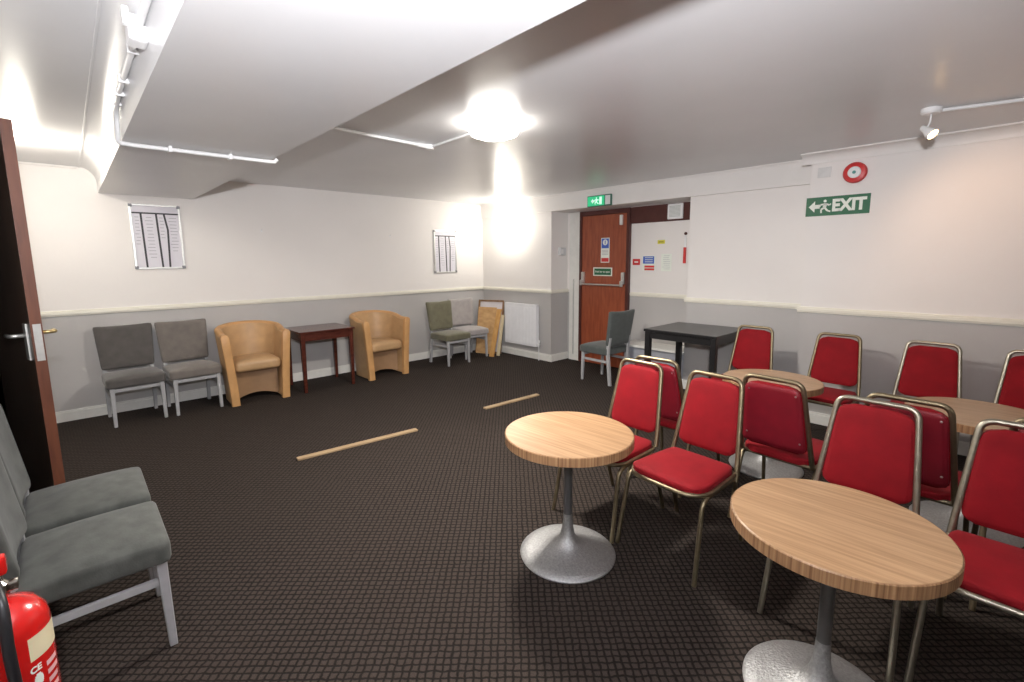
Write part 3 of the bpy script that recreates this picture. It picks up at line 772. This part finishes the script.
def rear_leg(b, s):
    pts = [(0, .262), (.40, .222), (.50, .228), (.62, .248)]
    t = bmesh.new(); rings = []
    for z, y in pts:
        hw = .017 if z > .1 else .014
        rings.append([t.verts.new((s*.198+i*hw, y+j*.019, z)) for i, j in ((-1, -1), (1, -1), (1, 1), (-1, 1))])
    t.faces.new(rings[0][::-1]); t.faces.new(rings[-1])
    for a, c in zip(rings, rings[1:]):
        for k in range(4): t.faces.new((a[k], a[(k+1) % 4], c[(k+1) % 4], c[k]))
    bmesh.ops.recalc_face_normals(t, faces=t.faces); merge(b, t)
make_side(M_GREYD, 'dark grey side chair against the back wall, nearest the left door', (.385, 6.17, 0), D(3.5), 'grey upholstered side chairs on the back wall')
make_side(M_GREYT, 'taupe grey side chair against back wall, beside the left tub chair', (.895, 6.17, 0), D(3.5), 'grey upholstered side chairs on the back wall')
make_side(M_GREEN, 'olive grey side chair against back wall, near the far corner', (4.30, 6.01, 0), D(3), 'grey upholstered side chairs on the back wall')
make_side(M_PALE, 'very pale grey side chair beside the leaning boards in the corner', (4.825, 6.19, 0), D(-5), 'grey upholstered side chairs on the back wall')
make_side(M_GSLATE, 'slate green side chair turned away, in front of the red-brown exit door', (5.13, 3.66, 0), D(176))
GL = 'grey side chairs along the left wall'
make_side(M_GREY, 'grey side chair in left foreground, directly beside the fire extinguisher', (-.035, 2.52, 0), D(90), GL)
make_side(M_GREY, 'grey side chair at left, next to the dark brown door', (-.045, 3.06, 0), D(90), GL)

# ------------------------------------------------------------------ tub chairs
def make_tub(label, loc, rz):
    t = thing('tub_chair', label, 'armchair', loc, rz, 'tan leather tub chairs')
    # U path in plan (centre line), local front = -y
    def u(s):        # s in 0..1
        xw, yf, yr = .265, -.27, .215
        Ls = .33; arc = PI*.265; tot = 2*Ls+arc; d = s*tot
        if d < Ls: return Vector((-xw, yf+(d/Ls)*(yr-.165-yf+.0), 0)), Vector((0, 1, 0))
        if d > Ls+arc: k = (d-Ls-arc)/Ls; return Vector((xw, (yr-.165)+(yf-(yr-.165))*k, 0)), Vector((0, -1, 0))
        a = (d-Ls)/.265; p = Vector((-xw*math.cos(a), (yr-.165)+.235*math.sin(a), 0)); tt = Vector((xw*math.sin(a), .235*math.cos(a), 0)).normalized()
        return p, tt
    N_ = 56; bm_ = new(); secs = []
    for i in range(N_+1):
        s = i/N_; p, tg = u(s); nrm = Vector((-tg.y, tg.x, 0))       # points outward? left of travel
        if nrm.dot(Vector((p.x, p.y-.05, 0))) < 0: nrm = -nrm
        mid = math.sin(PI*min(1, max(0, (s-.12)/.76)))
        top = .80+.075*mid**.8
        th = .040 - .004*mid
        sec = []
        prof = []
        zs = [0.02, .2, .4, .55, .68, top-.04, top-.012]
        for z in zs: prof.append((th+.055*(max(0, z)/.8)**1.3, z))
        prof.append((th*.55+.055*(top/.8)**1.3, top)); prof.append((-th*.55+.055*(top/.8)**1.3, top))
        for z in zs[::-1]: prof.append((-th+.055*(max(0, z)/.8)**1.3, z))
        for off, z in prof: sec.append(bm_.verts.new(p+nrm*off+Vector((0, 0, z))))
        secs.append(sec)
    m_ = len(secs[0])
    for a, c in zip(secs, secs[1:]):
        for k in range(m_): bm_.faces.new((a[k], a[(k+1) % m_], c[(k+1) % m_], c[k]))
    # closing the front ends with slightly padded faces
    for sec, sg in ((secs[0], 1), (secs[-1], -1)):
        f = bm_.faces.new(sec if sg < 0 else sec[::-1])
    bmesh.ops.recalc_face_normals(bm_, faces=bm_.faces)
    ob = obj('shell', bm_, M_TANIN, t, smooth=True, ang=50)
    # arm front panels
    for s in (-1, 1):
        def armfront(b):
            t_ = bmesh.new(); rows = []
            zs = [0.0, .1, .25, .4, .55, .68, .785, .807]
            for z in zs:
                fl_ = .055*(max(0, z)/.8)**1.3; th = .042 if z < .79 else .030
                c = s*(.265+fl_)
                d = -.022 if z < .79 else -.012
                rows.append([t_.verts.new((c-th, -.268, z)), t_.verts.new((c-th*.95, -.268+d*.7, z)), t_.verts.new((c-th*.5, -.268+d, z)), t_.verts.new((c+th*.5, -.268+d, z)), t_.verts.new((c+th*.95, -.268+d*.7, z)), t_.verts.new((c+th, -.268, z)), t_.verts.new((c+th, -.235, z)), t_.verts.new((c-th, -.235, z))])
            for a, c in zip(rows, rows[1:]):
                for k in range(8): t_.faces.new((a[k], a[(k+1) % 8], c[(k+1) % 8], c[k]))
            t_.faces.new(rows[0]); t_.faces.new(rows[-1][::-1]); bmesh.ops.recalc_face_normals(t_, faces=t_.faces); merge(b, t_)
        L(armfront, 'arm_front', M_TAN, t, smooth=True, ang=45)
    # top roll following the shell
    roll = []
    for i in range(N_+1):
        s = i/N_; p, tg = u(s); nrm = Vector((-tg.y, tg.x, 0))
        if nrm.dot(Vector((p.x, p.y-.05, 0))) < 0: nrm = -nrm
        mid = math.sin(PI*min(1, max(0, (s-.12)/.76))); top = .80+.075*mid**.8
        roll.append(p+nrm*.055*(top/.8)**1.3+Vector((0, 0, top-.018)))
    L(lambda b: tube(b, roll, .037, 12), 'top_roll', M_TAN, t, smooth=True, ang=60)
    def sf(v):
        dome = .025*(1-(v.x/.23)**2)*(1-(v.y/.25)**2) if v.z > 0 else 0
        x = v.x
        k = max(0, v.y)/.24
        return (x*(1-.25*k*k), v.y-.035, v.z+.430+dome)
    b = new(); rbox(b, .485, .46, .13, .05, 10, sf); obj('seat_cushion', b, M_TANIN, t, smooth=True)
    def fp(b):
        n_ = 12; t_ = bmesh.new(); A_ = []
        for i in range(n_+1):
            x = -.225+.45*i/n_; y = -.12+.05*(1-(x/.225)**2)*1.0
            zb = .03+.045*(1-(x/.225)**2); A_.append((t_.verts.new((x, y, zb)), t_.verts.new((x, y, .355)), t_.verts.new((x, y+.03, .355)), t_.verts.new((x, y+.03, zb))))
        for a, c in zip(A_, A_[1:]):
            for k in range(4): t_.faces.new((a[k], a[(k+1) % 4], c[(k+1) % 4], c[k]))
        t_.faces.new(A_[0]); t_.faces.new(A_[-1][::-1]); bmesh.ops.recalc_face_normals(t_, faces=t_.faces); merge(b, t_)
    L(fp, 'front_panel', M_TANLO, t, smooth=True, ang=50)
    return t
tub = make_tub('tan leather tub chair left of the mahogany side table', (1.51, 6.14, 0), D(-2))
dup(tub, (3.13, 6.13, 0), D(2), 'tan leather tub chair right of the mahogany side table')

# ------------------------------------------------------------------ side table and black table
def make_leg_table(name, label, cat, loc, rz, w, d, h, mat, top_t, apron, leg_r, taper, inset):
    t = thing(name, label, cat, loc, rz)
    L(lambda b: box(b, -w/2, w/2, -d/2, d/2, h-top_t, h, .005), 'table_top', mat, t)
    def ap(b):
        i = inset+.012
        box(b, -w/2+i, w/2-i, -d/2+i, -d/2+i+.02, h-top_t-apron, h-top_t); box(b, -w/2+i, w/2-i, d/2-i-.02, d/2-i, h-top_t-apron, h-top_t)
        box(b, -w/2+i, -w/2+i+.02, -d/2+i+.02, d/2-i-.02, h-top_t-apron, h-top_t); box(b, w/2-i-.02, w/2-i, -d/2+i+.02, d/2-i-.02, h-top_t-apron, h-top_t)
    L(ap, 'apron', mat, t)
    for sx in (-1, 1):
        for sy in (-1, 1):
            def lg(b):
                cx, cy = sx*(w/2-inset-leg_r), sy*(d/2-inset-leg_r)
                t_ = bmesh.new(); rings = []
                for z, r in ((0, leg_r*taper), (h-top_t-apron, leg_r), (h-top_t, leg_r)):
                    rings.append([t_.verts.new((cx+i*r, cy+j*r, z)) for i, j in ((-1, -1), (1, -1), (1, 1), (-1, 1))])
                t_.faces.new(rings[0][::-1]); t_.faces.new(rings[-1])
                for a, c in zip(rings, rings[1:]):
                    for k in range(4): t_.faces.new((a[k], a[(k+1) % 4], c[(k+1) % 4], c[k]))
                bmesh.ops.recalc_face_normals(t_, faces=t_.faces); bmesh.ops.bevel(t_, geom=list(t_.edges), offset=.004, segments=1, affect='EDGES'); merge(b, t_)
            L(lg, 'leg', mat, t)
    return t
make_leg_table('side_table', 'dark mahogany side table between the two tub chairs', 'table', (2.30, 6.12, 0), 0, .70, .62, .765, M_MAHO, .022, .10, .026, .72, .02)
make_leg_table('square_table', 'black painted square table standing before the recess', 'table', (5.03, 2.37, 0), 0, .80, .82, .84, M_BLACK, .03, .075, .030, .95, .01)

# ------------------------------------------------------------------ battens on the carpet
def batten(x0, y0, x1, y1, label, w):
    t = thing('timber_batten', label, 'batten', ((x0+x1)/2, (y0+y1)/2, 0), math.atan2(y1-y0, x1-x0), 'timber battens lying on the carpet')
    l = math.hypot(x1-x0, y1-y0)
    L(lambda b: box(b, -l/2, l/2, -w/2, w/2, .001, .017, .002), 'strip', M_STICK, t)
batten(1.215, 3.885, 2.285, 3.785, 'longer pale timber batten lying on the carpet in mid room', .055)
batten(3.165, 3.82, 3.96, 3.775, 'shorter pale timber batten lying on the carpet beyond the lone round table', .055)

# ------------------------------------------------------------------ boards and frame leaning in the corner
def lean(name, label, cat, foot, w, h, th, ang, tilt, mat, framed=None):
    """foot = floor point of the bottom centre, ang = heading of the face normal, tilt = lean back"""
    t = thing(name, label, cat, (foot[0], foot[1], .0), ang)
    R_ = Matrix.Rotation(-tilt, 4, 'X')   # local front = -y
    def bd(b): box(b, -w/2, w/2, 0, th, th*math.sin(tilt)*0, h, .002, M=R_)
    L(bd, 'board', mat, t)
    if framed:
        def fr(b):
            f = .032
            for (a0, a1, c0, c1) in ((-w/2, -w/2+f, 0, h), (w/2-f, w/2, 0, h), (-w/2+f, w/2-f, 0, f), (-w/2+f, w/2-f, h-f, h)):
                box(b, a0, a1, -.012, th+.004, c0, c1, .003, M=R_)
        L(fr, 'frame', framed, t)
    return t
LG = 'boards leaning in the far corner'
lean('picture_frame', 'large brown-edged frame leaning on the corner wall beside the radiator, hindmost of the boards', 'picture frame', (5.215, 6.175, 0), .50, .93, .02, D(-68), D(10.5), M_PIC4, M_PICF)
lean('hardboard_sheet', 'tan patterned board leaning in front of the brown-edged frame', 'board', (5.135, 6.17, 0), .36, .81, .012, D(-70), D(9), M_PIC1)
lean('pine_board', 'narrow orange pine board leaning beside the tan board', 'board', (5.04, 5.885, 0), .09, .83, .018, D(-72), D(20), M_PIC2)
lean('cream_panel', 'narrow cream board leaning nearest the radiator', 'board', (5.17, 5.865, 0), .06, .70, .018, D(-74), D(14), M_PIC3)

# ------------------------------------------------------------------ fire extinguisher
t = thing('fire_extinguisher', 'red foam fire extinguisher with cream band and black hose at lower left', 'fire extinguisher', (-.197, 1.52, .262), D(0)); t.scale = (.9, .9, 1)
b = new(); lathe(b, [(0, 0), (.085, 0), (.092, .008), (.092, .52), (.088, .545), (.070, .572), (.040, .588), (.022, .595), (.022, .61), (0, .61)], 48); obj('cylinder', b, M_EXT, t, smooth=True, ang=50)
def arcband(b, z0, z1, a0, a1, r, slope=0):
    t_ = bmesh.new(); n_ = 24; A_ = []
    for i in range(n_+1):
        a = a0+(a1-a0)*i/n_; A_.append((t_.verts.new((r*math.cos(a), r*math.sin(a), z0)), t_.verts.new((r*math.cos(a), r*math.sin(a), z1))))
    for a, c in zip(A_, A_[1:]): t_.faces.new((a[0], c[0], c[1], a[1]))
    bmesh.ops.recalc_face_normals(t_, faces=t_.faces); merge(b, t_)
L(lambda b: arcband(b, .455, .512, D(-57), D(60), .0928), 'cream_band', M_CREAM, t, smooth=True)
L(lambda b: arcband(b, .10, .375, D(-130), D(-48), .0928), 'label_panel', M_SGNW, t, smooth=True)
def curved_text(name, s, size, ang, z, mat, rot=0):
    cu = bpy.data.curves.new(name, 'FONT'); cu.body = s; cu.size = size; cu.align_x = 'CENTER'; cu.align_y = 'CENTER'; cu.offset = .0008
    tmp = bpy.data.objects.new('t', cu); C.objects.link(tmp); dg = bpy.context.evaluated_depsgraph_get()
    me = bpy.data.meshes.new_from_object(tmp.evaluated_get(dg)); bpy.data.objects.remove(tmp); bpy.data.curves.remove(cu)
    for v in me.vertices:
        x, y = v.co.x, v.co.y
        if rot: x, y = -y, x
        a = ang + x/.0935
        v.co = (.0935*math.cos(a), .0935*math.sin(a), z+y)
    me.materials.clear(); me.materials.append(mat)
    o = bpy.data.objects.new(name, me); C.objects.link(o); o.parent = t; return o
curved_text('ce_mark', 'CE', .021, D(-52), .433, M_SGNW)
L(lambda b: [arcband(b, .388+k*.004, .392+k*.004, D(-50)-.11*math.sqrt(max(0, 1-((k-3.5)/4)**2)), D(-50)+.11*math.sqrt(max(0, 1-((k-3.5)/4)**2)), .0932) for k in range(8)], 'round_badge', M_SGNW, t)
L(lambda b: [arcband(b, 0.155+k*.022, 0.167+k*.022, D(-36), D(-14)+random.uniform(-.1, .05), .0932) for k in range(13)], 'instruction_rows', plain('pink_white_print', (.70, .42, .42), .5), t)
b = new(); lathe(b, [(.024, .60), (.028, .605), (.028, .632), (.020, .64), (.020, .665), (0, .665)], 28); box(b, -.015, .045, -.013, .013, .612, .632, .004); obj('valve', b, M_CHROME, t, smooth=True, ang=40)
hd = L(lambda b: (box(b, -.05, .03, -.016, .016, .655, .70, .008), box(b, -.06, .018, -.014, .014, .70, .76, .010)), 'valve_head', M_EXT, t)
L(lambda b: tube(b, fillet([(-.03, 0, .70), (-.13, -.01, .76), (-.16, -.01, .745)], .03), .010, 8), 'lever', M_EXT, t, smooth=True)
L(lambda b: tube(b, smooth_path([(.005, -.02, .65), (.020, -.085, .61), (.022, -.112, .52), (.026, -.112, .40), (.034, -.110, .25), (.044, -.106, .10)], 8), .0115, 12), 'hose', M_RUB, t, smooth=True, ang=60)
L(lambda b: (box(b, -.155, -.092, -.03, .03, .46, .52, .004), box(b, -.163, -.152, -.05, .05, .30, .60, .003)), 'wall_bracket', M_RUB, t)
